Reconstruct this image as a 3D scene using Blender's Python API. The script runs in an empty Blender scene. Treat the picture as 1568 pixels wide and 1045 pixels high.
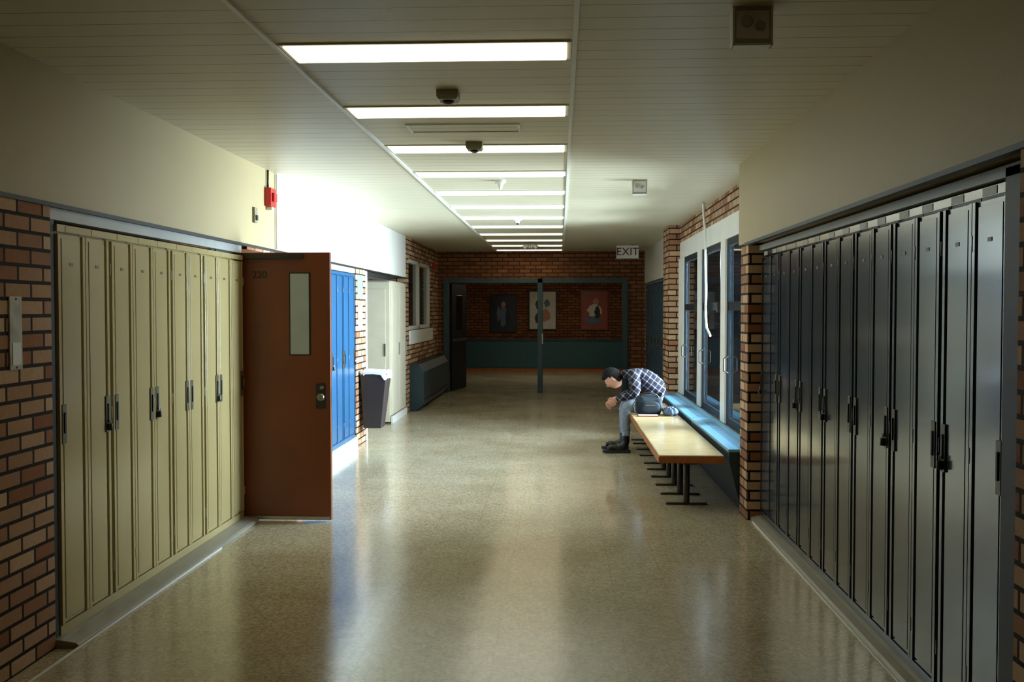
import bpy, bmesh, math, random
from mathutils import Vector, Matrix, Quaternion
random.seed(7)
scn=bpy.context.scene
scn.view_settings.view_transform='Standard'
COL=bpy.context.collection

# ------------------------------------------------------------------ materials
def srgb(r,g,b):
    f=lambda c:((c/255)/12.92 if c/255<=0.04045 else ((c/255+0.055)/1.055)**2.4)
    return (f(r),f(g),f(b),1)
def mat(name,col,rough=.5,metal=0,var=.08,scale=6,coat=0,bump=0,bscale=60,emis=None,es=0,spec=.5):
    m=bpy.data.materials.new(name); m.use_nodes=True
    nt=m.node_tree; n=nt.nodes; l=nt.links; b=n['Principled BSDF']
    b.inputs['Roughness'].default_value=rough; b.inputs['Metallic'].default_value=metal
    b.inputs['Coat Weight'].default_value=coat; b.inputs['Specular IOR Level'].default_value=spec
    b.inputs['Coat Roughness'].default_value=.12
    tc=n.new('ShaderNodeTexCoord'); ns=n.new('ShaderNodeTexNoise'); ns.inputs['Scale'].default_value=scale
    ns.inputs['Detail'].default_value=4
    l.new(tc.outputs['Object'],ns.inputs['Vector'])
    rp=n.new('ShaderNodeValToRGB'); c=Vector(col[:3])
    rp.color_ramp.elements[0].position=.3; rp.color_ramp.elements[1].position=.7
    rp.color_ramp.elements[0].color=(*(c*(1-var)),1); rp.color_ramp.elements[1].color=(*[min(1,x*(1+var)) for x in c],1)
    l.new(ns.outputs['Fac'],rp.inputs['Fac']); l.new(rp.outputs['Color'],b.inputs['Base Color'])
    if bump:
        n2=n.new('ShaderNodeTexNoise'); n2.inputs['Scale'].default_value=bscale
        l.new(tc.outputs['Object'],n2.inputs['Vector'])
        bp=n.new('ShaderNodeBump'); bp.inputs['Strength'].default_value=bump; bp.inputs['Distance'].default_value=.01
        l.new(n2.outputs['Fac'],bp.inputs['Height']); l.new(bp.outputs['Normal'],b.inputs['Normal'])
    if emis:
        b.inputs['Emission Color'].default_value=emis; b.inputs['Emission Strength'].default_value=es
    return m

def brick_mat(name,c1,c2,mo):
    m=bpy.data.materials.new(name); m.use_nodes=True
    nt=m.node_tree; n=nt.nodes; l=nt.links; b=n['Principled BSDF']
    g=n.new('ShaderNodeNewGeometry'); s=n.new('ShaderNodeSeparateXYZ'); l.new(g.outputs['Position'],s.inputs[0])
    a=n.new('ShaderNodeMath'); l.new(s.outputs[0],a.inputs[0]); l.new(s.outputs[1],a.inputs[1])
    c=n.new('ShaderNodeCombineXYZ'); l.new(a.outputs[0],c.inputs[0]); l.new(s.outputs[2],c.inputs[1])
    t=n.new('ShaderNodeTexBrick'); l.new(c.outputs[0],t.inputs['Vector'])
    t.inputs['Scale'].default_value=1; t.inputs['Brick Width'].default_value=.215; t.inputs['Row Height'].default_value=.075
    t.inputs['Mortar Size'].default_value=.009; t.inputs['Mortar Smooth'].default_value=.2; t.inputs['Bias'].default_value=0
    t.inputs['Color1'].default_value=c1; t.inputs['Color2'].default_value=c2; t.inputs['Mortar'].default_value=mo
    ns=n.new('ShaderNodeTexNoise'); ns.inputs['Scale'].default_value=40; l.new(g.outputs['Position'],ns.inputs['Vector'])
    mx=n.new('ShaderNodeMix'); mx.data_type='RGBA'; mx.blend_type='MULTIPLY'; mx.inputs[0].default_value=.35
    l.new(t.outputs['Color'],mx.inputs[6])
    hs=n.new('ShaderNodeRGBToBW'); l.new(ns.outputs['Color'],hs.inputs[0]); l.new(hs.outputs[0],mx.inputs[7])
    l.new(mx.outputs[2],b.inputs['Base Color']); b.inputs['Roughness'].default_value=.75
    b.inputs['Specular IOR Level'].default_value=.25
    bp=n.new('ShaderNodeBump'); bp.inputs['Strength'].default_value=.7; bp.inputs['Distance'].default_value=.008; bp.invert=True
    l.new(t.outputs['Fac'],bp.inputs['Height']); l.new(bp.outputs['Normal'],b.inputs['Normal'])
    return m
BRICK=brick_mat('brick_tan',srgb(158,100,66),srgb(222,186,148),srgb(40,29,24))
BRICKR=brick_mat('brick_red',srgb(120,72,42),srgb(154,102,64),srgb(62,40,28))

def floor_mat():
    m=bpy.data.materials.new('vinyl_tile_floor'); m.use_nodes=True
    nt=m.node_tree; n=nt.nodes; l=nt.links; b=n['Principled BSDF']
    g=n.new('ShaderNodeNewGeometry')
    sp=n.new('ShaderNodeTexVoronoi'); sp.inputs['Scale'].default_value=85; l.new(g.outputs['Position'],sp.inputs['Vector'])
    r1=n.new('ShaderNodeValToRGB'); e=r1.color_ramp.elements
    e[0].position=0; e[0].color=srgb(168,156,128); e[1].position=1; e[1].color=srgb(216,206,180)
    cs=n.new('ShaderNodeSeparateColor'); l.new(sp.outputs['Color'],cs.inputs[0]); l.new(cs.outputs[0],r1.inputs['Fac'])
    n2=n.new('ShaderNodeTexNoise'); n2.inputs['Scale'].default_value=1.3; n2.inputs['Detail'].default_value=5; l.new(g.outputs['Position'],n2.inputs['Vector'])
    r2=n.new('ShaderNodeValToRGB'); e=r2.color_ramp.elements; e[0].position=.3; e[0].color=(.84,.80,.73,1); e[1].position=.7; e[1].color=(1,1,1,1)
    l.new(n2.outputs['Fac'],r2.inputs['Fac'])
    mx=n.new('ShaderNodeMix'); mx.data_type='RGBA'; mx.blend_type='MULTIPLY'; mx.inputs[0].default_value=1
    l.new(r1.outputs['Color'],mx.inputs[6]); l.new(r2.outputs['Color'],mx.inputs[7])
    t=n.new('ShaderNodeTexBrick'); t.offset=0; l.new(g.outputs['Position'],t.inputs['Vector'])
    t.inputs['Scale'].default_value=1; t.inputs['Brick Width'].default_value=.305; t.inputs['Row Height'].default_value=.305
    t.inputs['Mortar Size'].default_value=.0015; t.inputs['Color1'].default_value=(1,1,1,1); t.inputs['Color2'].default_value=(.93,.93,.91,1); t.inputs['Mortar'].default_value=(.72,.68,.6,1)
    m2=n.new('ShaderNodeMix'); m2.data_type='RGBA'; m2.blend_type='MULTIPLY'; m2.inputs[0].default_value=1
    l.new(mx.outputs[2],m2.inputs[6]); l.new(t.outputs['Color'],m2.inputs[7]); l.new(m2.outputs[2],b.inputs['Base Color'])
    r3=n.new('ShaderNodeMapRange'); r3.inputs['To Min'].default_value=.12; r3.inputs['To Max'].default_value=.21
    l.new(n2.outputs['Fac'],r3.inputs['Value']); l.new(r3.outputs[0],b.inputs['Roughness'])
    b.inputs['Specular IOR Level'].default_value=.95
    n3=n.new('ShaderNodeTexNoise'); n3.inputs['Scale'].default_value=5; l.new(g.outputs['Position'],n3.inputs['Vector'])
    bp=n.new('ShaderNodeBump'); bp.inputs['Strength'].default_value=.14; bp.inputs['Distance'].default_value=.01
    l.new(n3.outputs['Fac'],bp.inputs['Height']); l.new(bp.outputs['Normal'],b.inputs['Normal'])
    return m
FLOOR=floor_mat()

def ceil_mat():
    m=bpy.data.materials.new('ceiling_planks'); m.use_nodes=True
    nt=m.node_tree; n=nt.nodes; l=nt.links; b=n['Principled BSDF']
    g=n.new('ShaderNodeNewGeometry'); s=n.new('ShaderNodeSeparateXYZ'); l.new(g.outputs['Position'],s.inputs[0])
    d=n.new('ShaderNodeMath'); d.operation='DIVIDE'; d.inputs[1].default_value=.165; l.new(s.outputs[1],d.inputs[0])
    f=n.new('ShaderNodeMath'); f.operation='FRACT'; l.new(d.outputs[0],f.inputs[0])
    c=n.new('ShaderNodeMath'); c.operation='LESS_THAN'; c.inputs[1].default_value=.045; l.new(f.outputs[0],c.inputs[0])
    ns=n.new('ShaderNodeTexNoise'); ns.inputs['Scale'].default_value=2; l.new(g.outputs['Position'],ns.inputs['Vector'])
    rp=n.new('ShaderNodeValToRGB'); rp.color_ramp.elements[0].color=srgb(204,195,166); rp.color_ramp.elements[1].color=srgb(216,208,182)
    l.new(ns.outputs['Fac'],rp.inputs['Fac'])
    mx=n.new('ShaderNodeMix'); mx.data_type='RGBA'; l.new(c.outputs[0],mx.inputs[0]); l.new(rp.outputs['Color'],mx.inputs[6]); mx.inputs[7].default_value=srgb(138,126,96)
    l.new(mx.outputs[2],b.inputs['Base Color']); b.inputs['Roughness'].default_value=.45
    return m
CEIL=ceil_mat()
def plaid_mat():
    m=bpy.data.materials.new('plaid_flannel'); m.use_nodes=True
    nt=m.node_tree; n=nt.nodes; l=nt.links; b=n['Principled BSDF']; b.inputs['Roughness'].default_value=.9
    g=n.new('ShaderNodeTexCoord'); s=n.new('ShaderNodeSeparateXYZ'); l.new(g.outputs['Object'],s.inputs[0])
    def stripes(a,bb,ka,kb,per,duty):
        m1=n.new('ShaderNodeMath'); m1.operation='MULTIPLY'; m1.inputs[1].default_value=ka; l.new(s.outputs[a],m1.inputs[0])
        m2=n.new('ShaderNodeMath'); m2.operation='MULTIPLY'; m2.inputs[1].default_value=kb; l.new(s.outputs[bb],m2.inputs[0])
        ad=n.new('ShaderNodeMath'); l.new(m1.outputs[0],ad.inputs[0]); l.new(m2.outputs[0],ad.inputs[1])
        d=n.new('ShaderNodeMath'); d.operation='DIVIDE'; d.inputs[1].default_value=per; l.new(ad.outputs[0],d.inputs[0])
        f=n.new('ShaderNodeMath'); f.operation='FRACT'; l.new(d.outputs[0],f.inputs[0])
        c=n.new('ShaderNodeMath'); c.operation='LESS_THAN'; c.inputs[1].default_value=duty; l.new(f.outputs[0],c.inputs[0]); return c
    a=stripes(0,2,.8,-.6,.058,.2); c=stripes(0,2,.6,.8,.058,.2)
    ad=n.new('ShaderNodeMath'); l.new(a.outputs[0],ad.inputs[0]); l.new(c.outputs[0],ad.inputs[1])
    hf=n.new('ShaderNodeMath'); hf.operation='MULTIPLY'; hf.inputs[1].default_value=.5; l.new(ad.outputs[0],hf.inputs[0])
    rp=n.new('ShaderNodeValToRGB'); rp.color_ramp.interpolation='CONSTANT'; e=rp.color_ramp.elements
    e[0].color=srgb(22,24,36); e[1].position=.3; e[1].color=srgb(98,94,110); x=e.new(.8); x.color=srgb(190,188,192)
    l.new(hf.outputs[0],rp.inputs['Fac']); l.new(rp.outputs['Color'],b.inputs['Base Color']); return m
PLAID=plaid_mat()
def glass_mat():
    m=bpy.data.materials.new('window_glass'); m.use_nodes=True
    nt=m.node_tree; n=nt.nodes; l=nt.links; n.remove(n['Principled BSDF']); o=n['Material Output']
    t=n.new('ShaderNodeBsdfTransparent'); t.inputs[0].default_value=(.85,.92,.95,1)
    g=n.new('ShaderNodeBsdfGlossy'); g.inputs['Roughness'].default_value=.03
    f=n.new('ShaderNodeFresnel'); f.inputs[0].default_value=1.15
    mx=n.new('ShaderNodeMixShader'); l.new(f.outputs[0],mx.inputs[0]); l.new(t.outputs[0],mx.inputs[1]); l.new(g.outputs[0],mx.inputs[2]); l.new(mx.outputs[0],o.inputs[0])
    return m
GLASS=glass_mat()
WALL=mat('wall_paint_dim',srgb(178,161,120),.5,var=.03,scale=1.5,bump=.08,bscale=90)  # wall paint darkened, puts the dimness of the near end into colour
WALLW=mat('wall_paint_lit',srgb(226,224,214),.5,var=.03,scale=1.5,bump=.08,bscale=90)  # lighter copy of the wall paint for the daylit stretch
WHITE=mat('white_paint',srgb(232,232,226),.4,var=.03)
GREYT=mat('grey_trim',srgb(170,172,168),.4,var=.06)
DARK=mat('dark_trim',srgb(26,24,22),.5)
BASE=mat('vinyl_base',srgb(150,146,132),.3,var=.08)
LYEL=mat('beige_enamel',srgb(184,167,118),.22,var=.05,scale=2,coat=.5)
LGREY=mat('slate_enamel',srgb(50,64,76),.2,var=.08,scale=2,coat=.7)
LBLUE=mat('blue_enamel',srgb(44,88,126),.3,var=.05,coat=.2)
LCREAM=mat('cream_enamel',srgb(214,206,182),.35,var=.04)
LTEAL=mat('teal_enamel',srgb(50,80,98),.35,var=.06)
TEAL=mat('teal_frame',srgb(42,68,76),.4,var=.08)
DTEAL=mat('dark_teal_frame',srgb(13,26,34),.5,var=.1,spec=.2)
STEEL=mat('brushed_steel',srgb(170,168,160),.3,metal=1,var=.1,scale=20)
DSTEEL=mat('dark_steel',srgb(70,68,60),.4,metal=.8)
PLATE=mat('latch_plate',srgb(92,86,66),.4,metal=.5)
DOORW=mat('brown_door',srgb(114,56,22),.4,var=.12,scale=3)
TUBE=mat('diffuser',(1,1,1,1),.5,emis=(1,.85,.55,1),es=3.0)
RED=mat('alarm_red',srgb(190,28,22),.35)
PLAST=mat('beige_plastic',srgb(140,132,106),.45)
DGLASS=mat('dark_glass',srgb(18,24,28),.08,var=.2)
WIRED=mat('frosted_glass',srgb(168,176,178),.3,var=.06)
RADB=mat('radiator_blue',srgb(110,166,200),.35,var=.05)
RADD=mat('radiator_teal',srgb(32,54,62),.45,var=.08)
WOODT=mat('laminate_wood',srgb(214,190,140),.22,var=.08,scale=9,coat=.3)
WOODE=mat('wood_edge',srgb(170,98,44),.4,var=.15,scale=12)
BINB=mat('bin_brown',srgb(44,34,32),.5)
LINER=mat('bin_liner',srgb(225,228,240),.4,var=.05)
CLEARB=mat('cloudy_plastic',srgb(190,190,180),.2)
BLUEF=mat('wainscot_teal',srgb(44,88,96),.4)

# ------------------------------------------------------------------ mesh builder
class B:
    def __init__(s): s.v=[];s.f=[];s.m=[];s.mats=[];s.sm=[]
    def mi(s,m):
        if m not in s.mats: s.mats.append(m)
        return s.mats.index(m)
    def box(s,x0,x1,y0,y1,z0,z1,m):
        x0,x1=sorted((x0,x1));y0,y1=sorted((y0,y1));z0,z1=sorted((z0,z1))
        o=len(s.v); s.v+=[(x,y,z) for z in(z0,z1) for y in(y0,y1) for x in(x0,x1)]
        for q in((0,2,3,1),(4,5,7,6),(0,1,5,4),(2,6,7,3),(0,4,6,2),(1,3,7,5)):
            s.f.append([o+i for i in q]); s.m.append(s.mi(m)); s.sm.append(False)
    def prism(s,poly,y0,y1,m):   # poly in XZ
        o=len(s.v);k=len(poly)
        s.v+=[(x,y0,z) for x,z in poly]+[(x,y1,z) for x,z in poly]
        F=[list(range(o,o+k)),list(range(o+2*k-1,o+k-1,-1))]
        for i in range(k): j=(i+1)%k; F.append([o+j,o+i,o+k+i,o+k+j])
        for f in F: s.f.append(f); s.m.append(s.mi(m)); s.sm.append(False)
    def tube(s,pts,rad,m,seg=12,flat=1.0,flatdir=None):
        pts=[Vector(p) for p in pts]; n=len(pts)
        if not hasattr(rad,'__len__'): rad=[rad]*n
        o=len(s.v); up=None
        for i,p in enumerate(pts):
            t=(pts[min(i+1,n-1)]-pts[max(i-1,0)]).normalized()
            ref=Vector(flatdir) if flatdir else (Vector((0,0,1)) if abs(t.z)<.9 else Vector((1,0,0)))
            a=t.cross(ref); 
            if up is not None and not flatdir:
                a=up-t*up.dot(t)
            a.normalize(); b=t.cross(a).normalized(); up=a
            for k in range(seg):
                an=2*math.pi*k/seg
                s.v.append(tuple(p+a*math.cos(an)*rad[i]+b*math.sin(an)*rad[i]*flat))
        mi=s.mi(m)
        for i in range(n-1):
            for k in range(seg):
                q=(k+1)%seg; s.f.append([o+i*seg+k,o+i*seg+q,o+(i+1)*seg+q,o+(i+1)*seg+k]); s.m.append(mi); s.sm.append(True)
        s.f.append([o+k for k in range(seg)][::-1]); s.m.append(mi); s.sm.append(False)
        s.f.append([o+(n-1)*seg+k for k in range(seg)]); s.m.append(mi); s.sm.append(False)
    def sphere(s,c,r,m,su=16,sv=10,fn=None,M=None):
        o=len(s.v); c=Vector(c); r=r if hasattr(r,'__len__') else (r,r,r)
        for i in range(sv+1):
            th=math.pi*i/sv
            for k in range(su):
                ph=2*math.pi*k/su
                d=Vector((math.sin(th)*math.cos(ph),math.sin(th)*math.sin(ph),math.cos(th)))
                p=Vector((d.x*r[0],d.y*r[1],d.z*r[2]))
                if fn: p=fn(d,p)
                if M: p=M@p
                s.v.append(tuple(c+p))
        mi=s.mi(m)
        for i in range(sv):
            for k in range(su):
                q=(k+1)%su; s.f.append([o+i*su+k,o+(i+1)*su+k,o+(i+1)*su+q,o+i*su+q]); s.m.append(mi); s.sm.append(True)
    def make(s,name,bevel=0,sub=0):
        me=bpy.data.meshes.new(name); me.from_pydata(s.v,[],s.f)
        for m in s.mats: me.materials.append(m)
        me.polygons.foreach_set('material_index',s.m); me.polygons.foreach_set('use_smooth',s.sm)
        me.update()
        bm=bmesh.new(); bm.from_mesh(me); bmesh.ops.recalc_face_normals(bm,faces=bm.faces); bm.to_mesh(me); bm.free()
        ob=bpy.data.objects.new(name,me); COL.objects.link(ob)
        if bevel:
            md=ob.modifiers.new('bevel','BEVEL'); md.width=bevel; md.segments=2; md.limit_method='ANGLE'; md.angle_limit=math.radians(40)
        if sub:
            md=ob.modifiers.new('sub','SUBSURF'); md.levels=sub; md.render_levels=sub
        return ob
def group(name,loc,objs):
    e=bpy.data.objects.new(name,None); e.location=loc; e.empty_display_size=.1; COL.objects.link(e)
    for o in objs:
        o.parent=e; o.matrix_parent_inverse=Matrix.Translation(-Vector(loc))
    return e
def simple(name,boxes,bevel=0):
    b=B()
    for x in boxes: b.box(*x)
    return b.make(name,bevel)
def walls(name,boxes):
    for x in boxes: simple(name,[x])
def text(name,s,loc,size,m,rot=(math.pi/2,0,0),ext=.002):
    c=bpy.data.curves.new(name,'FONT'); c.body=s; c.size=size; c.extrude=ext; c.align_x='CENTER'; c.align_y='CENTER'
    o=bpy.data.objects.new(name+'_tmp',c); COL.objects.link(o); o.location=loc; o.rotation_euler=rot
    bpy.context.view_layer.update()
    me=bpy.data.meshes.new_from_object(o.evaluated_get(bpy.context.evaluated_depsgraph_get()))
    me.transform(o.matrix_world); bpy.data.objects.remove(o)
    me.materials.clear(); me.materials.append(m)
    q=bpy.data.objects.new(name,me); COL.objects.link(q); return q

# ------------------------------------------------------------------ constants
H=2.74; XL=-2.38; XR=1.40; YB=19.5
# ------------------------------------------------------------------ shell
simple('floor',[(-6,6,-3,27,-.1,0,FLOOR)])
simple('ceiling',[(-3.0,1.75,-3,YB+.15,H,H+.1,CEIL)])
simple('ceiling_hall',[(-6,6,YB+.15,27,H,H+.1,CEIL)])
simple('wall_rear',[(-3.0,1.94,-3.1,-3,0,H,WALL)])
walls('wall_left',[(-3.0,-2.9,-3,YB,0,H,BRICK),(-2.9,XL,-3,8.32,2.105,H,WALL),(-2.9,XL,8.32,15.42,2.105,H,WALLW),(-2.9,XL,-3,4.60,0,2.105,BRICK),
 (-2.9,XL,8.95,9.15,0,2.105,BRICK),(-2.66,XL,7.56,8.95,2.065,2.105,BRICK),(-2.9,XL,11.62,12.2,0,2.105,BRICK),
 (-2.9,XL,15.42,15.7,0,H,BRICK),(-2.9,XL,15.7,YB,0,1.28,BRICK),(-2.9,XL,15.7,YB,2.43,H,BRICK),(-2.9,XL,18.5,YB,1.28,2.43,BRICK)])
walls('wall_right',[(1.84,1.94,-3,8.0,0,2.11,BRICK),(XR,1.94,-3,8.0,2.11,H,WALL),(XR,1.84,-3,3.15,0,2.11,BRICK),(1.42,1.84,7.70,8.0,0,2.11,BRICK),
 (1.60,1.75,8.0,13.6,2.50,H,BRICK),(1.60,1.75,8.0,13.6,2.29,2.50,WHITE),(1.62,1.75,8.0,13.6,0,.50,BRICK),(1.45,1.75,13.6,14.3,0,H,BRICK),
 (1.62,1.75,14.3,YB,2.12,H,WALLW),(1.95,2.05,14.3,YB,0,H,BRICK),(1.62,1.95,19.2,YB,0,2.12,BRICK)])
walls('wall_back',[(-3,-2.27,YB,YB+.15,0,H,BRICKR),(1.30,2.05,YB,YB+.15,0,H,BRICKR),(-2.27,1.30,YB,YB+.15,2.22,H,BRICKR)])
walls('wall_hall',[(-6,6,26.8,27,0,H,BRICKR),(-6,-5.9,YB+.15,26.8,0,H,BRICKR),(5.9,6,YB+.15,26.8,0,H,BRICKR),
 (-6,-3,YB,YB+.15,0,H,BRICKR),(2.05,6,YB,YB+.15,0,H,BRICKR)])
# trims
simple('gap_shadow_left',[(XL-.03,XL+.012,-3,15.42,2.085,2.105,DARK)])  # dark strip standing in for the shadow gap above the lockers
simple('gap_shadow_right',[(XR-.012,XR+.03,-3,7.7,2.09,2.11,DARK)])  # shadow line under the soffit, drawn as a dark strip
simple('trim_3',[(-2.43,XL-.012,4.6,7.46,2.03,2.085,GREYT),(-2.43,XL-.012,9.15,11.62,2.03,2.085,GREYT)])
simple('trim_4',[(1.50,1.56,3.15,7.70,2.05,2.09,GREYT)])
simple('trim_5',[(-1.235,-1.215,-3,YB,H-.012,H,WHITE),(.05,.07,-3,YB,H-.012,H,WHITE)])
b=B(); b.prism([(-2.42,0),(-2.27,0),(-2.27,.018),(-2.285,.028),(-2.36,.04),(-2.42,.04)],4.6,7.46,BASE)
b.box(-2.274,-2.262,2.0,6.6,0,.012,WHITE); b.make('baseboard_left',.003)  # white box paints the light line reflected along the base edge
b=B(); b.prism([(1.54,0),(1.45,0),(1.45,.018),(1.465,.028),(1.50,.04),(1.54,.04)],3.15,7.70,BASE)
b.box(1.444,1.454,2.0,7.6,0,.012,WHITE); b.make('baseboard_right',.003)  # white box is the same painted reflection, right side
simple('baseboard_alcove',[(XL-.01,XL+.02,9.15,11.62,0,.12,WHITE),(XL-.01,XL+.02,14.1,15.4,0,.10,WHITE)])
# added dark wall outside: darkens the panes and hides the daylight source
simple('outside_dark_screen',[(1.76,6.5,14.0,14.25,-1,4,mat('screen_dark',srgb(8,13,17),.95,spec=.05))])
simple('courtyard_ground',[(1.76,8,4,14.0,-.9,-.8,mat('court_paving',srgb(110,112,110),.8))])

# ------------------------------------------------------------------ lockers
def lockers(name,xf,s,y0,y1,n,z0,z1,m,gaps=(),dark=DARK,depth=.30,hz=1.06,header=.07):
    b=B(); w=(y1-y0)/n
    b.box(xf-s*depth,xf-s*.030,y0,y1,z0,z1,m)
    b.box(xf-s*.030,xf+s*.002,y0,y1,z1-header*.5,z1,m)
    b.box(xf-s*.030,xf-s*.004,y0,y1,z0,z0+.045,m)
    for i in range(n):
        a=y0+i*w; c=a+w
        g0=.018 if i in gaps else .003; g1=.018 if (i+1) in gaps else .003
        b.box(xf-s*.0305,xf-s*.0285,a-g0,a+g0,z0+.045,z1-header*.5,dark)
        d0,d1=a+g0,c-g1; zt=z1-header*.5-.010; zb=z0+.052
        # door pan: base skin, raised centre panel and folded edge flanges
        b.box(xf-s*.030,xf-s*.006,d0,d1,zb,zt,m)
        b.box(xf-s*.006,xf,d0+.045,d1-.045,zb+.02,zt-.02,m)
        b.box(xf-s*.006,xf+s*.004,d0,d0+.026,zb,zt,m)
        b.box(xf-s*.006,xf+s*.004,d1-.026,d1,zb,zt,m)
        # header patch, light grey on the right bank to paint reflected highlights
        b.box(xf+s*.002,xf+s*.004,(d0+d1)/2-.06,(d0+d1)/2+.06,z1-header*.46,z1-header*.04,GREYT if s<0 else m)
        # latch plate
        hy=d0+.036 if i%2==0 else d1-.036
        b.box(xf,xf+s*.008,hy-.020,hy+.020,hz-.10,hz+.09,PLATE)
        b.box(xf+s*.008,xf+s*.014,hy-.007,hy+.007,hz-.05,hz+.05,DARK)
        if i%3==1:
            b.tube([(xf+s*.018,hy,hz-.09),(xf+s*.018,hy,hz-.055)],.013,DSTEEL,10)
            b.tube([(xf+s*.018,hy-.008,hz-.057),(xf+s*.018,hy-.008,hz-.035),(xf+s*.018,hy+.008,hz-.035),(xf+s*.018,hy+.008,hz-.057)],.003,STEEL,6)
        # number plate and hinges
        b.box(xf,xf+s*.002,(d0+d1)/2-.018,(d0+d1)/2+.018,zt-.15,zt-.135,PLATE)
        for z in (zb+.15,hz,zt-.15):
            b.tube([(xf+s*.003,c-.004,z-.03),(xf+s*.003,c-.004,z+.03)],.004,m,6)
    return b.make(name,.0015)
lockers('locker_bank',XL,1,4.66,7.45,10,.04,2.01,LYEL,gaps=(2,5,7,10))
lockers('locker_bank',1.52,-1,3.50,7.68,14,.04,2.04,LGREY,gaps=(2,4,6,8,10,12))
lockers('locker_bank',XL-.01,1,9.17,11.60,8,.12,2.02,LBLUE,gaps=(2,4,6))
lockers('locker_bank',1.63,-1,14.32,19.18,16,.08,2.10,LTEAL,gaps=(4,8,12))
simple('trim_8',[(1.50,1.835,3.17,3.485,0,2.08,DARK)])
simple('trim_9',[(-2.45,-2.39,4.605,4.655,0,2.03,DARK)])
# cream storage cabinet with its near leaf swung into the recess
b=B()
b.box(-2.86,-2.40,14.10,15.40,.10,2.02,LCREAM)
for a,c in((14.105,14.745),(14.755,15.395)):
    b.box(-2.40,XL,a,c,.115,2.005,LCREAM); b.box(XL,XL+.005,a+.05,c-.05,.17,1.95,LCREAM)
    b.box(XL+.005,XL+.022,c-.05,c-.035,.95,1.13,STEEL)
b.box(-2.86,-2.40,14.06,14.098,.02,2.0,LCREAM); b.box(-2.80,-2.46,14.054,14.06,.12,1.9,LCREAM); b.box(-2.47,-2.455,14.04,14.06,.95,1.13,STEEL)
b.make('storage_cabinet',.003)

# ------------------------------------------------------------------ ceiling lights
for k in range(12):
    y=4.28+1.32*k; b=B()
    b.box(-1.21,.045,y,y+.30,H-.008,H,WHITE)
    b.box(-1.19,.025,y+.015,y+.285,H-.014,H-.006,TUBE)
    b.make('ceiling_light')

# ------------------------------------------------------------------ door 220
b=B(); y=7.475
b.box(-2.62,-1.725,y,y+.045,.015,2.035,DOORW)
body=b.make('leaf',.003)
b=B()
b.box(-2.035,-1.875,y-.006,y+.051,1.26,1.885,DARK)
b.box(-2.025,-1.885,y-.008,y+.053,1.27,1.875,WIRED)
win=b.make('vision_panel',.001)
b=B()
b.box(-1.835,-1.765,y-.005,y,.86,1.05,DSTEEL)
b.tube([(-1.79,y-.005,.95),(-1.79,y-.035,.95),(-1.79,y-.05,.95),(-1.79,y-.065,.95)],[.014,.012,.03,.024],STEEL,16)
b.tube([(-1.79,y-.005,1.02),(-1.79,y-.018,1.02)],.014,STEEL,12)
b.box(-1.7255,-1.7225,y+.01,y+.035,.88,1.02,STEEL)
knob=b.make('lockset')
b=B(); b.box(-2.36,-1.93,y-.03,y,1.99,2.02,DSTEEL); b.box(-2.62,-1.735,y-.002,y,.02,.04,STEEL)
for z in (.25,1.0,1.8): b.tube([(-2.625,y+.02,z-.05),(-2.625,y+.02,z+.05)],.01,STEEL,8)
cl=b.make('closer_arm')
num=text('number_220','220',(-2.26,y-.002,1.865),.075,DARK)
group('door_1',(-2.17,y+.02,0),[body,win,knob,cl,num])
simple('door_frame_1',[(-2.72,-2.63,7.47,7.56,0,2.065,DARK),(-2.72,-2.62,8.86,8.95,0,2.065,DARK),(-2.72,-2.62,7.56,8.86,2.04,2.065,DARK)])
# recessed doorway beyond the brick pier
b=B()
b.box(-2.55,XL+.01,12.2,12.27,0,2.08,WHITE); b.box(-2.55,XL,12.27,14.09,2.02,2.08,DARK)
b.box(-2.60,-2.55,12.2,12.27,0,2.08,WHITE)
b.box(-2.89,-2.86,12.3,14.05,.0,2.05,DTEAL); b.box(-2.70,-2.62,13.2,13.26,0,2.08,LCREAM)
b.make('door_2',.002)
# notices on pier
simple('wall_notice',[(XL,XL+.004,11.72,12.02,1.75,2.02,mat('paper_blue',srgb(120,170,205),.7)),(XL,XL+.004,11.75,12.0,1.38,1.66,WHITE)])
# wall plate at left pier
b=B(); b.box(XL,XL+.008,4.23,4.33,1.34,1.66,mat('plate_grey',srgb(190,186,172),.35,var=.25,scale=14)); b.box(XL+.008,XL+.011,4.245,4.315,1.36,1.46,WHITE)
for z in(1.35,1.65): b.tube([(XL+.008,4.28,z),(XL+.012,4.28,z)],.005,DSTEEL,8)
b.make('wall_plate',.002)

# far steel door frame
b=B()
for x0,x1 in((-2.27,-2.17),(-.44,-.34),(1.20,1.30)): b.box(x0,x1,YB-.04,YB+.16,0,2.22,TEAL)
b.box(-2.17,1.20,YB-.04,YB+.16,2.13,2.22,TEAL)
b.box(-.36,-.33,YB-.08,YB-.04,.95,1.15,STEEL)
b.make('door_frame_2',.004)
b=B()
def leaf(hx,hy,ang,w):
    d=Vector((math.cos(ang),math.sin(ang),0)); n=Vector((-d.y,d.x,0))*.022
    h=Vector((hx,hy,0))
    def q(u0,u1,z0,z1,t,m):
        o=len(b.v)
        for z in(z0,z1):
            for u,sg in((u0,-1),(u1,-1),(u1,1),(u0,1)):
                p=h+d*u+n*sg*t; b.v.append((p.x,p.y,z))
        for f in((3,2,1,0),(4,5,6,7),(0,1,5,4),(1,2,6,5),(2,3,7,6),(3,0,4,7)):
            b.f.append([o+i for i in f]); b.m.append(b.mi(m)); b.sm.append(False)
    q(0,w,.02,2.12,1,DTEAL); q(w*.3,w*.7,1.2,1.9,1.15,DGLASS); q(w*.05,w*.95,.98,1.03,1.9,STEEL)
leaf(-2.15,YB+.20,math.radians(78),.95)
b.make('door_3',.002)

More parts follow.
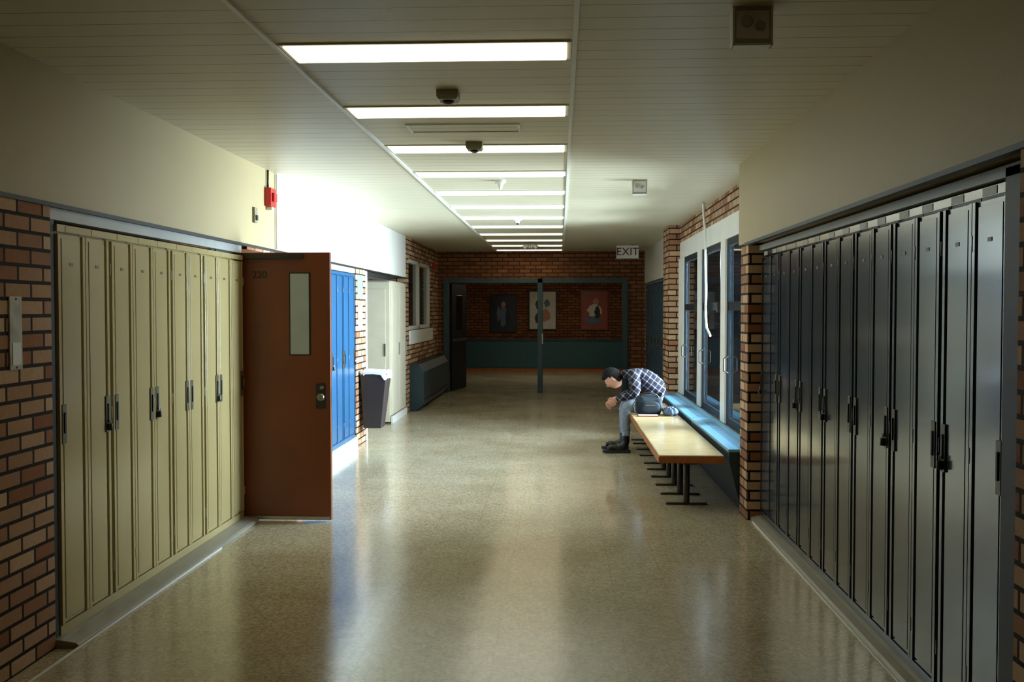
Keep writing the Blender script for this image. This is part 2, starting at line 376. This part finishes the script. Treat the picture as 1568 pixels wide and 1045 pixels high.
# ------------------------------------------------------------------ hall interior
simple('wainscot_cabinet',[(-2.9,2.3,26.5,26.795,.08,.80,BLUEF),(-2.95,2.35,26.46,26.795,.80,.84,TEAL),(-2.9,2.3,26.52,26.795,0,.08,WOODE)],.004)
def poster(name,cx,cz,w,h,bg,fr,shapes):
    b=B(); y=26.798
    b.box(cx-w/2,cx+w/2,y-.03,y,cz-h/2,cz+h/2,fr)
    b.box(cx-w/2+.035,cx+w/2-.035,y-.034,y-.028,cz-h/2+.035,cz+h/2-.035,bg)
    k=0
    for (u,v,su,sv,m) in shapes:
        k+=1
        N=14
        pts=[(cx+u*w/2+math.cos(2*math.pi*i/N)*su*w*(1+.2*math.sin(3*i)),cz+v*h/2+math.sin(2*math.pi*i/N)*sv*h*(1+.15*math.cos(2*i))) for i in range(N)]
        b.prism(pts,y-.036-.0015*k,y-.034,m)
    return b.make(name)
pn=mat('poster_navy',srgb(28,38,58),.4); pw=mat('poster_white',srgb(205,205,195),.4); pr=mat('poster_rust',srgb(150,70,52),.4)
pb=mat('poster_bluegrey',srgb(88,104,130),.4); pk=mat('poster_black',srgb(25,24,26),.4); ps=mat('poster_skin',srgb(180,130,100),.4)
K=26.8/1540
poster('framed_poster',(771-858)*K,1.6-(480-475)*K,.72,1.0,pn,DARK,[(0,-.1,.13,.3,pb),(0,.5,.08,.07,ps),(.3,-.2,.08,.2,pk),(-.35,.0,.07,.2,pb)])
poster('framed_poster',(831-858)*K,1.6,.76,1.06,pw,DARK,[(-.3,.3,.1,.12,pk),(.3,.35,.1,.1,pb),(.2,-.25,.16,.16,ps),(-.4,-.4,.07,.12,pn)])
poster('framed_poster',(910-858)*K,1.6,.74,1.06,pr,mat('poster_frame_red',srgb(110,52,38),.4),[(0,.0,.25,.16,pw),(-.1,-.5,.3,.1,pb),(.2,-.1,.1,.16,pk),(.1,.45,.1,.08,ps)])

# ------------------------------------------------------------------ alcove windows
def window(name,y0,y1,z0=.505,z1=2.285,x=1.62):
    b=B(); f=.07
    b.box(x-.02,x+.03,y0,y0+f,z0,z1,DTEAL); b.box(x-.02,x+.03,y1-f,y1,z0,z1,DTEAL)
    b.box(x-.02,x+.03,y0+f,y1-f,z0,z0+f,DTEAL); b.box(x-.02,x+.03,y0+f,y1-f,z1-f,z1,DTEAL)
    b.box(x-.015,x+.03,y0+f,y1-f,1.60,1.68,DTEAL)
    b.box(x+.004,x+.010,y0+f,y1-f,z0+f,z1-f,GLASS)
    b.box(x-.06,x-.02,y0+.03,y0+.12,1.58,1.68,DSTEEL)
    b.tube([(x-.02,y1-.10,1.0),(x-.06,y1-.10,1.02),(x-.06,y1-.10,1.14),(x-.02,y1-.10,1.16)],.008,DSTEEL,8)
    return b.make(name,.002)
window('window_1',8.01,9.775); window('window_2',10.055,11.475); window('window_3',11.755,13.095)
simple('trim_6',[(1.582,1.655,9.78,10.05,.505,2.285,WHITE),(1.582,1.655,11.48,11.75,.505,2.285,WHITE),(1.582,1.655,13.10,13.595,.505,2.285,WHITE)],.004)
# far-left window
b=B(); y0,y1,z0,z1=15.71,18.49,1.285,2.425; x=XL-.06
for a,c in((y0,y0+.07),((y0+y1)/2-.05,(y0+y1)/2+.05),(y1-.07,y1)): b.box(x-.05,x+.03,a,c,z0,z1,WHITE)
b.box(x-.05,x+.03,y0,y1,z0,z0+.06,WHITE); b.box(x-.05,x+.03,y0,y1,z1-.06,z1,WHITE)
b.box(x-.03,x-.02,y0,y1,z0,z1,DGLASS); b.make('window_4',.003)
simple('trim_7',[(XL,XL+.03,15.72,18.5,1.06,1.28,WHITE)],.004)

# ------------------------------------------------------------------ radiators
def radiator(name,poly,y0,y1,top,front,s):
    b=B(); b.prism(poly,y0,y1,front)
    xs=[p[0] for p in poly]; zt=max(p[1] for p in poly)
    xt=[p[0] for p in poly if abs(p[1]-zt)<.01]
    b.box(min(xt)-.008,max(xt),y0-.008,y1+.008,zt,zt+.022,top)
    for i in range(int((y1-y0)/.06)):
        yy=y0+.05+i*.06
        if yy<y1-.06: b.box(min(xt)+.08,max(xt)-.07,yy,yy+.012,zt+.021,zt+.023,DARK)
    return b.make(name,.003)
P=[(1.59,.005),(1.44,.005),(1.42,.08),(1.34,.40),(1.34,.475),(1.59,.475)]
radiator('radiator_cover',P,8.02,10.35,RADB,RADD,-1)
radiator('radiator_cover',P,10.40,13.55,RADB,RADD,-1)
P=[(XL+.002,.005),(XL+.10,.005),(XL+.22,.12),(XL+.22,.62),(XL+.15,.74),(XL+.002,.74)]
b=B(); b.prism(P,15.8,19.3,RADD)
for i in range(30): b.box(XL+.22,XL+.226,15.9+i*.11,15.96+i*.11,.16,.2,DARK)
b.make('radiator_cover',.004)

# ------------------------------------------------------------------ benches
def bench(name,y0,y1,ped):
    b=B()
    b.box(.78,1.30,y0,y1,.385,.437,WOODE); b.box(.782,1.298,y0+.002,y1-.002,.437,.45,WOODT)
    b.box(.98,1.10,y0+.1,y1-.1,.36,.385,DSTEEL)
    for yy in ped:
        b.tube([(1.04,yy,.012),(1.04,yy,.37)],.026,DSTEEL,14)
        b.box(.87,1.21,yy-.025,yy+.025,0,.014,DSTEEL)
        b.box(.88,1.20,yy-.02,yy+.02,.365,.385,DSTEEL)
    return b.make(name,.006)
bench('bench',8.0,10.80,[8.3,8.75,9.2,9.65,10.1,10.5])
bench('bench',10.84,12.5,[11.05,11.55,12.05,12.4])

# ------------------------------------------------------------------ waste bin (wall hung)
b=B(); cy=11.92
def ring(z,x0,x1,w,m): return [(x0,cy-w,z),(x1,cy-w,z),(x1,cy+w,z),(x0,cy+w,z)]
lv=[(.20,XL+.05,XL+.26,.13),(.80,XL+.02,XL+.33,.17),(.86,XL+.015,XL+.34,.175),(.86,XL+.035,XL+.32,.155),(.25,XL+.07,XL+.24,.115)]
o=len(b.v)
for z,x0,x1,w in lv: b.v+=ring(z,x0,x1,w,None)
mi=b.mi(BINB)
for i in range(len(lv)-1):
    for k in range(4):
        q=(k+1)%4; b.f.append([o+i*4+k,o+i*4+q,o+i*4+4+q,o+i*4+4+k]); b.m.append(mi); b.sm.append(False)
b.f.append([o+3,o+2,o+1,o]); b.m.append(mi); b.sm.append(False)
b.f.append([o+16,o+17,o+18,o+19]); b.m.append(mi); b.sm.append(False)
can=b.make('bin_body',.012)
b=B(); o=0
N=40; rows=[(.80,.012),(.865,.014),(.885,.0),(.86,-.02),(.7,-.03)]
for j,(z,off) in enumerate(rows):
    for i in range(N):
        t=2*math.pi*i/N; cx=XL+.178
        sx=.162+off; sy=.177+off
        u=math.copysign(abs(math.cos(t))**.35,math.cos(t)); v=math.copysign(abs(math.sin(t))**.35,math.sin(t))
        zz=z+ (random.uniform(-.025,.02) if j in(0,) else random.uniform(-.008,.012))
        if j==0 and math.cos(t)<.3: zz+=.045
        b.v.append((max(cx+u*sx,XL+.004),cy+v*sy,zz))
for j in range(len(rows)-1):
    for i in range(N):
        q=(i+1)%N; b.f.append([j*N+i,j*N+q,(j+1)*N+q,(j+1)*N+i]); b.m.append(b.mi(LINER)); b.sm.append(True)
lin=b.make('liner')
br=simple('bracket',[(XL,XL+.04,cy-.1,cy+.1,.6,.68,DSTEEL)])
group('waste_bin',(XL+.17,cy,.2),[can,lin,br])

# ------------------------------------------------------------------ small wall / ceiling fittings
b=B(); b.box(XL,XL+.055,8.02,8.16,2.44,2.59,RED); b.box(XL+.055,XL+.075,8.05,8.13,2.48,2.55,RED); b.box(XL,XL+.05,8.06,8.12,2.41,2.44,WHITE)
b.make('fire_alarm',.006)
b=B(); b.box(XL,XL+.02,7.70,7.77,2.28,2.40,PLAST); b.box(XL+.02,XL+.03,7.715,7.755,2.30,2.34,DARK); b.make('thermostat',.003)
b=B(); b.tube([(XL+.014,8.07,2.59),(XL+.014,8.07,2.735)],.009,DSTEEL,8); b.tube([(XL+.014,8.32,2.11),(XL+.014,8.32,2.735)],.010,WHITE,8)
b.make('wall_conduit')
b=B(); b.box(XL+.001,XL+.05,18.65,18.78,2.35,2.5,RED); b.box(XL+.05,XL+.065,18.68,18.75,2.39,2.46,RED); b.make('alarm_strobe',.006)
def detector(x,y,r,dark):
    b=B(); m=PLAST if dark else WHITE
    if dark:
        b.prism([(x-r,H),(x+r,H),(x+r,H-.035),(x+r*.82,H-.05),(x-r*.82,H-.05),(x-r,H-.035)],y-r,y+r,m)
        b.tube([(x,y,H-.05),(x,y,H-.062)],[r*.6,r*.5],DARK,18)
        b.tube([(x,y,H-.062),(x,y,H-.068)],r*.3,m,12)
    else:
        b.tube([(x,y,H),(x,y,H-.025)],[r,r],m,20)
        b.tube([(x,y,H-.025),(x,y,H-.06)],[r*.6,r*.45],m,20)
        b.sphere((x,y,H-.06),r*.4,DARK if y>10 else m,12,8)
    b.make('smoke_detector',.002)
detector(-.585,5.25,.056,True); detector(-.585,6.86,.056,True); detector(-.53,8.85,.05,False); detector(-.53,12.5,.05,False); 
b=B(); b.tube([(-.5,16.8,H),(-.5,16.8,H-.10)],.01,STEEL,8); b.tube([(-.5,16.8,H-.09),(-.5,16.8,H-.10)],[.04,.05],WHITE,12)
for sx in(-1,1):
    b.tube([(-.5,16.8,H-.05),(-.5+sx*.08,16.8,H-.07),(-.5+sx*.11,16.8,H-.10)],[.012,.03,.045],WHITE,12)
b.make('emergency_light')
def testbox(x,y,w):
    b=B(); z1=H; z0=H-w
    b.box(x-w/2,x+w/2,y,y+.05,z0+.012,z1,CLEARB); b.box(x-w/2-.004,x+w/2+.004,y-.006,y+.056,z0,z0+.010,WHITE)
    for xx in(x-w/2-.003,x+w/2-.005): b.box(xx,xx+.008,y-.006,y+.056,z0,z1,WHITE)
    b.box(x-w*.42,x+w*.42,y-.004,y,z0+w*.18,z1-w*.1,WHITE)
    b.tube([(x-w*.15,y-.003,z0+w*.62),(x-w*.15,y-.02,z0+w*.62)],[w*.17,w*.12],GREYT,16)
    b.tube([(x+w*.2,y-.003,z0+w*.5),(x+w*.2,y-.02,z0+w*.5)],[w*.15,w*.1],GREYT,16)
    b.make('emergency_lamp_box',.003)
testbox(.72,3.85,.145); testbox(.69,8.85,.13)
b=B()
for x0,x1,y0,y1 in((-.95,-.25,6.15,6.165),(-.95,-.25,6.40,6.415),(-.95,-.935,6.165,6.40),(-.265,-.25,6.165,6.40)): b.box(x0,x1,y0,y1,H-.01,H,WHITE)
b.box(-.935,-.265,6.165,6.40,H-.004,H,CEIL); b.make('ceiling_vent')
# exit sign
b=B(); b.box(.97,1.35,17.5,17.56,2.50,2.72,WHITE); b.box(.955,1.365,17.495,17.565,2.49,2.505,GREYT); b.box(1.1,1.22,17.5,17.56,2.72,H,GREYT)
s1=b.make('sign_box',.004); s2=text('letters','EXIT',(1.16,17.497,2.61),.19,mat('sign_brown',srgb(95,40,30),.5),ext=.004)
group('exit_sign',(1.16,17.53,2.6),[s1,s2])
# hanging cable in alcove
b=B(); pts=[(1.50,10.7,2.735),(1.51,10.75,2.6),(1.535,10.8,2.45),(1.54,10.8,2.1),(1.54,10.75,1.8),(1.53,10.7,1.55),(1.52,10.55,1.42),(1.53,10.35,1.34)]
fine=[]
for i in range(len(pts)-1):
    for t in(0,.25,.5,.75): fine.append(Vector(pts[i]).lerp(Vector(pts[i+1]),t))
fine.append(Vector(pts[-1])); b.tube(fine,.012,WHITE,8); b.make('hanging_cable')

# ------------------------------------------------------------------ PERSON
SKIN=mat('skin',srgb(205,150,125),.55,var=.05); HAIR=mat('dark_hair',srgb(16,13,12),.75,var=.3,scale=60,bump=.6,bscale=150,spec=.2)
JEAN=mat('light_jeans',srgb(134,144,160),.85,var=.12,scale=25); BOOT=mat('black_boot',srgb(18,18,20),.4); SOLE=mat('boot_sole',srgb(32,30,28),.7)
PY=11.45
sk=[];rad=[];edges=[];tag=[]
def jv(p,r,par=None,t='shirt'):
    sk.append((p[0],PY+p[1],p[2])); rad.append(r); tag.append(t)
    if par is not None: edges.append((par,len(sk)-1))
    return len(sk)-1
pel=jv((1.17,0,.585),(.13,.12),None,'jean')
s1=jv((1.13,0,.68),(.15,.13),pel); s2_=jv((1.03,0,.775),(.16,.14),s1); s3=jv((.91,0,.84),(.17,.14),s2_); s4=jv((.81,0,.88),(.135,.10),s3)
nk=jv((.745,0,.885),(.062,.062),s4,'shirt'); nk2=jv((.69,0,.865),(.052,.052),nk,'skin')
for sd in(-1,1):
    sh=jv((.83,sd*.17,.87),(.075,.075),s4); el0=jv((.845,sd*.205,.76),(.062,.062),sh); el=jv((.85,sd*.185,.665),(.052,.052),el0)
    fa=jv((.75,sd*.12,.632),(.046,.046),el); wr=jv((.655,sd*.065,.60),(.036,.036),fa)
    w2=jv((.635,sd*.057,.594),(.026,.026),wr,'skin')
    hp=jv((1.08,sd*.10,.555),(.095,.09),pel,'jean'); th=jv((.90,sd*.135,.548),(.083,.08),hp,'jean'); kn=jv((.735,sd*.15,.53),(.066,.066),th,'jean')
    cf=jv((.735,sd*.15,.36),(.058,.058),kn,'jean'); an=jv((.735,sd*.15,.22),(.05,.05),cf,'jean')
    bt=jv((.735,sd*.15,.16),(.052,.052),an,'boot'); hl=jv((.725,sd*.15,.075),(.05,.05),bt,'boot')
    bl=jv((.62,sd*.155,.055),(.046,.042),hl,'boot'); to=jv((.52,sd*.16,.048),(.038,.032),bl,'boot')
me=bpy.data.meshes.new('figure'); me.from_pydata(sk,edges,[]); me.update()
ob=bpy.data.objects.new('figure_tmp',me); COL.objects.link(ob)
md=ob.modifiers.new('skin','SKIN'); 
for i,r in enumerate(rad):
    me.skin_vertices[0].data[i].radius=r; me.skin_vertices[0].data[i].use_root=(i==0)
md.use_smooth_shade=True; md.branch_smoothing=.6
ms=ob.modifiers.new('s','SUBSURF'); ms.levels=4; ms.render_levels=4
bpy.context.view_layer.update()
ev=bpy.data.meshes.new_from_object(ob.evaluated_get(bpy.context.evaluated_depsgraph_get()))
bpy.data.objects.remove(ob)
order={'shirt':0,'jean':1,'skin':2,'boot':3}
ev.materials.clear()
for m in(PLAID,JEAN,SKIN,BOOT): ev.materials.append(m)
segs=[(Vector(sk[a]),Vector(sk[c]),tag[a],tag[c],rad[a][0],rad[c][0]) for a,c in edges]
for pl in ev.polygons:
    best=None; p=pl.center
    for a,c,ta,tc_,ra,rc in segs:
        d=c-a; t=max(0,min(1,(p-a).dot(d)/d.length_squared)); dd=(p-(a+d*t)).length-(ra+(rc-ra)*t)
        if best is None or dd<best[0]: best=(dd,tc_ if t>.45 or ta==tc_ else ta)
    pl.material_index=order[best[1]]; pl.use_smooth=True
bodyo=bpy.data.objects.new('clothed_body',ev); COL.objects.link(bodyo)
tx=bpy.data.textures.new('cloth_folds','CLOUDS'); tx.noise_scale=.05
dm=bodyo.modifiers.new('folds','DISPLACE'); dm.texture=tx; dm.strength=.022; dm.mid_level=.5
# head
hc=Vector((.60,PY,.825)); ang=math.radians(48)
R=Matrix.Rotation(-ang,3,'Y')@Matrix.Rotation(math.radians(-8),3,'Z')
def headfn(d,p):
    f=max(0,-d.x)
    if d.z<0: 
        p=Vector((p.x*(1+.02*d.z if d.x<0 else 1+.30*d.z),p.y*(1+.28*d.z),p.z))
    ay=abs(d.y)
    nose=math.exp(-(d.y/.13)**2)*math.exp(-((d.z+.10)/.20)**2)*f
    p.x-=.024*nose*(1.2 if d.z<-.05 else .8)
    for sg in(-1,1):
        e=math.exp(-((d.y-sg*.36)/.16)**2)*math.exp(-((d.z-.05)/.10)**2)*f
        p.x+=.010*e
    p.x-=.006*math.exp(-((d.z-.22)/.08)**2)*f*(ay<.6)
    p.x-=.007*math.exp(-((d.z+.50)/.07)**2)*math.exp(-(d.y/.28)**2)*f
    p.x-=.018*math.exp(-((d.z+.80)/.16)**2)*f
    return p
b=B(); b.sphere(hc,(.095,.075,.118),SKIN,48,36,headfn,R)
for sg in(-1,1):
    b.sphere(hc+R@Vector((-.078,sg*.029,.006)),.011,WHITE,12,8)
    b.sphere(hc+R@Vector((-.087,sg*.029,.003)),.0055,DARK,8,6)
    b.sphere(hc+R@Vector((.006,sg*.077,-.004)),(.020,.012,.031),SKIN,14,10,None,R)
b.sphere(hc+R@Vector((-.084,0,-.058)),(.006,.022,.006),mat('lips',srgb(170,95,85),.5),12,8,None,R)
head=b.make('head')
def hairfn(d,p):
    cover = (d.z>.42) or (d.x>-.15 and d.z>.22) or (d.x>.22 and d.z>-.62)
    k=1.10 if cover else .80
    if cover: k+=.035*math.sin(14*d.y+9*d.z)*math.cos(11*d.x)
    if d.x<-.3 and .42<d.z<.75: k+=.06
    return p*k
b=B(); b.sphere(hc+R@Vector((.004,0,.006)),(.099,.079,.121),HAIR,56,44,hairfn,R); hair=b.make('hair')
# hands
def hand(sd):
    b=B(); w=Vector((.642,PY+sd*.060,.596)); pc=Vector((.590,PY+sd*.040,.562)); kn=Vector((.560,PY+sd*.030,.535))
    b.tube([w,w.lerp(pc,.5),pc,kn],[.024,.034,.040,.036],SKIN,16,.42,(0,sd*.8,.0) )
    ax=(kn-w).normalized(); side=Vector((0,sd,0)).cross(ax).normalized() # across palm
    L=[.068,.078,.072,.056]
    for i in range(4):
        base=kn+side*(i-1.5)*.019-ax*.006
        p1=base+ax*L[i]*.45+Vector((0,-sd*.004,-.002))
        p2=p1+(ax*.55+Vector((.3,-sd*.75,-.5))).normalized()*L[i]*.33
        p3=p2+(Vector((.75,-sd*.6,-.45))).normalized()*L[i]*.27
        b.tube([base,p1,p2,p3],[.0095,.009,.008,.006],SKIN,10)
        b.sphere(p1,.0092,SKIN,10,6); b.sphere(p3,.006,SKIN,8,6)
    tb=w.lerp(pc,.55)+side*(-.030)
    t1=tb+(ax*.8-side*.5).normalized()*.032; t2=t1+(ax+Vector((0,-sd*.5,0))).normalized()*.028
    b.tube([tb,t1,t2],[.013,.011,.008],SKIN,10); b.sphere(t1,.011,SKIN,10,6); b.sphere(t2,.008,SKIN,8,6)
    return b.make('hand_left' if sd<0 else 'hand_right')
h1,h2=hand(-1),hand(1)
b=B()
for sd in(-1,1):
    y=PY+sd*.155
    poly=[(.775,-.045),(.66,-.042),(.58,-.052),(.50,-.045),(.475,0),(.50,.045),(.58,.052),(.66,.042),(.775,.045),(.79,0)]
    o=len(b.v);k=len(poly)
    b.v+=[(x,y+yy,0.001) for x,yy in poly]+[(x,y+yy,.032) for x,yy in poly]
    F=[list(range(o,o+k)),list(range(o+2*k-1,o+k-1,-1))]+[[o+(i+1)%k,o+i,o+k+i,o+k+(i+1)%k] for i in range(k)]
    for f in F: b.f.append(f); b.m.append(b.mi(SOLE)); b.sm.append(False)
sole=b.make('boot_soles',.003)
group('seated_person',(1.1,PY,.45),[bodyo,head,hair,h1,h2,sole])

# backpack, jacket & notebook on the bench
b=B(); BAGM=mat('bag_navy',srgb(26,38,48),.8,var=.2,scale=20); 
def bagfn(d,p):
    q=Vector([math.copysign(abs(c)**.55,c) for c in d]); q=Vector((q.x*.15,q.y*.075,q.z*.115))
    q.z*=1-.18*max(0,d.x); q+=Vector((math.sin(9*d.z+4*d.x),math.sin(7*d.x),math.cos(8*d.x+3*d.y)))*.006
    if q.z<-.10:q.z=-.10
    return q
b.sphere((.98,11.14,.552),1,BAGM,40,28,bagfn)
b.sphere((.99,11.06,.535),1,BAGM,28,20,lambda d,p:Vector([math.copysign(abs(c)**.6,c)*k for c,k in zip(d,(.10,.03,.065))]))
b.tube([(.87,11.11,.61),(.89,11.08,.68),(.97,11.07,.70),(1.06,11.08,.67),(1.10,11.10,.61)],.009,DARK,8,1)
b.tube([(.85,11.08,.47),(.81,11.04,.49),(.80,11.06,.56),(.84,11.10,.61)],.010,DARK,8)
b.box(.93,1.04,11.025,11.031,.555,.565,STEEL)
b.make('backpack')
b=B()
def jfn(d,p):
    r=1+.10*math.sin(9*d.x+5*d.y)+.08*math.sin(17*d.y-6*d.z)*math.cos(8*d.x)
    q=Vector((p.x*r,p.y*r,p.z*(1+.25*math.sin(12*d.x+3)*math.sin(9*d.y)))); 
    if q.z<-.035:q.z=-.035
    return q
b.sphere((1.205,11.06,.486),(.08,.14,.055),mat('denim_jacket',srgb(92,110,138),.85,var=.2,scale=18),48,26,jfn)
b.make('folded_jacket')
simple('notebook',[(.84,1.06,10.88,10.98,.45,.462,mat('book_red',srgb(140,50,40),.5)),(.845,1.055,10.885,10.975,.462,.468,WHITE)],.001)

# ------------------------------------------------------------------ lights
def area(name,loc,rot,sx,sy,p,col,spread=180):
    l=bpy.data.lights.new(name,'AREA'); l.shape='RECTANGLE'; l.size=sx; l.size_y=sy; l.energy=p; l.color=col; l.spread=math.radians(spread)
    o=bpy.data.objects.new(name,l); COL.objects.link(o); o.location=loc; o.rotation_euler=rot
area('courtyard_daylight',(3.7,10.9,1.3),(0,math.radians(90),0),4.2,5.6,2000,(.84,.92,1.0),96)
area('hall_fill',(0,23.5,2.7),(0,0,0),2.5,.6,26,(1,.85,.6))  # added fill to brighten the far hall, not a fixture there
w=bpy.data.worlds.new('World'); scn.world=w; w.use_nodes=True
bg=w.node_tree.nodes['Background']; bg.inputs[0].default_value=(.55,.7,1,1); bg.inputs[1].default_value=.3

# ------------------------------------------------------------------ camera
c=bpy.data.cameras.new('camera'); c.lens=1540/1568*36; c.sensor_width=36
co=bpy.data.objects.new('camera',c); COL.objects.link(co); co.location=(0,0,1.6)
co.rotation_euler=(math.radians(90-1.748),0,math.radians(2.75)); scn.camera=co
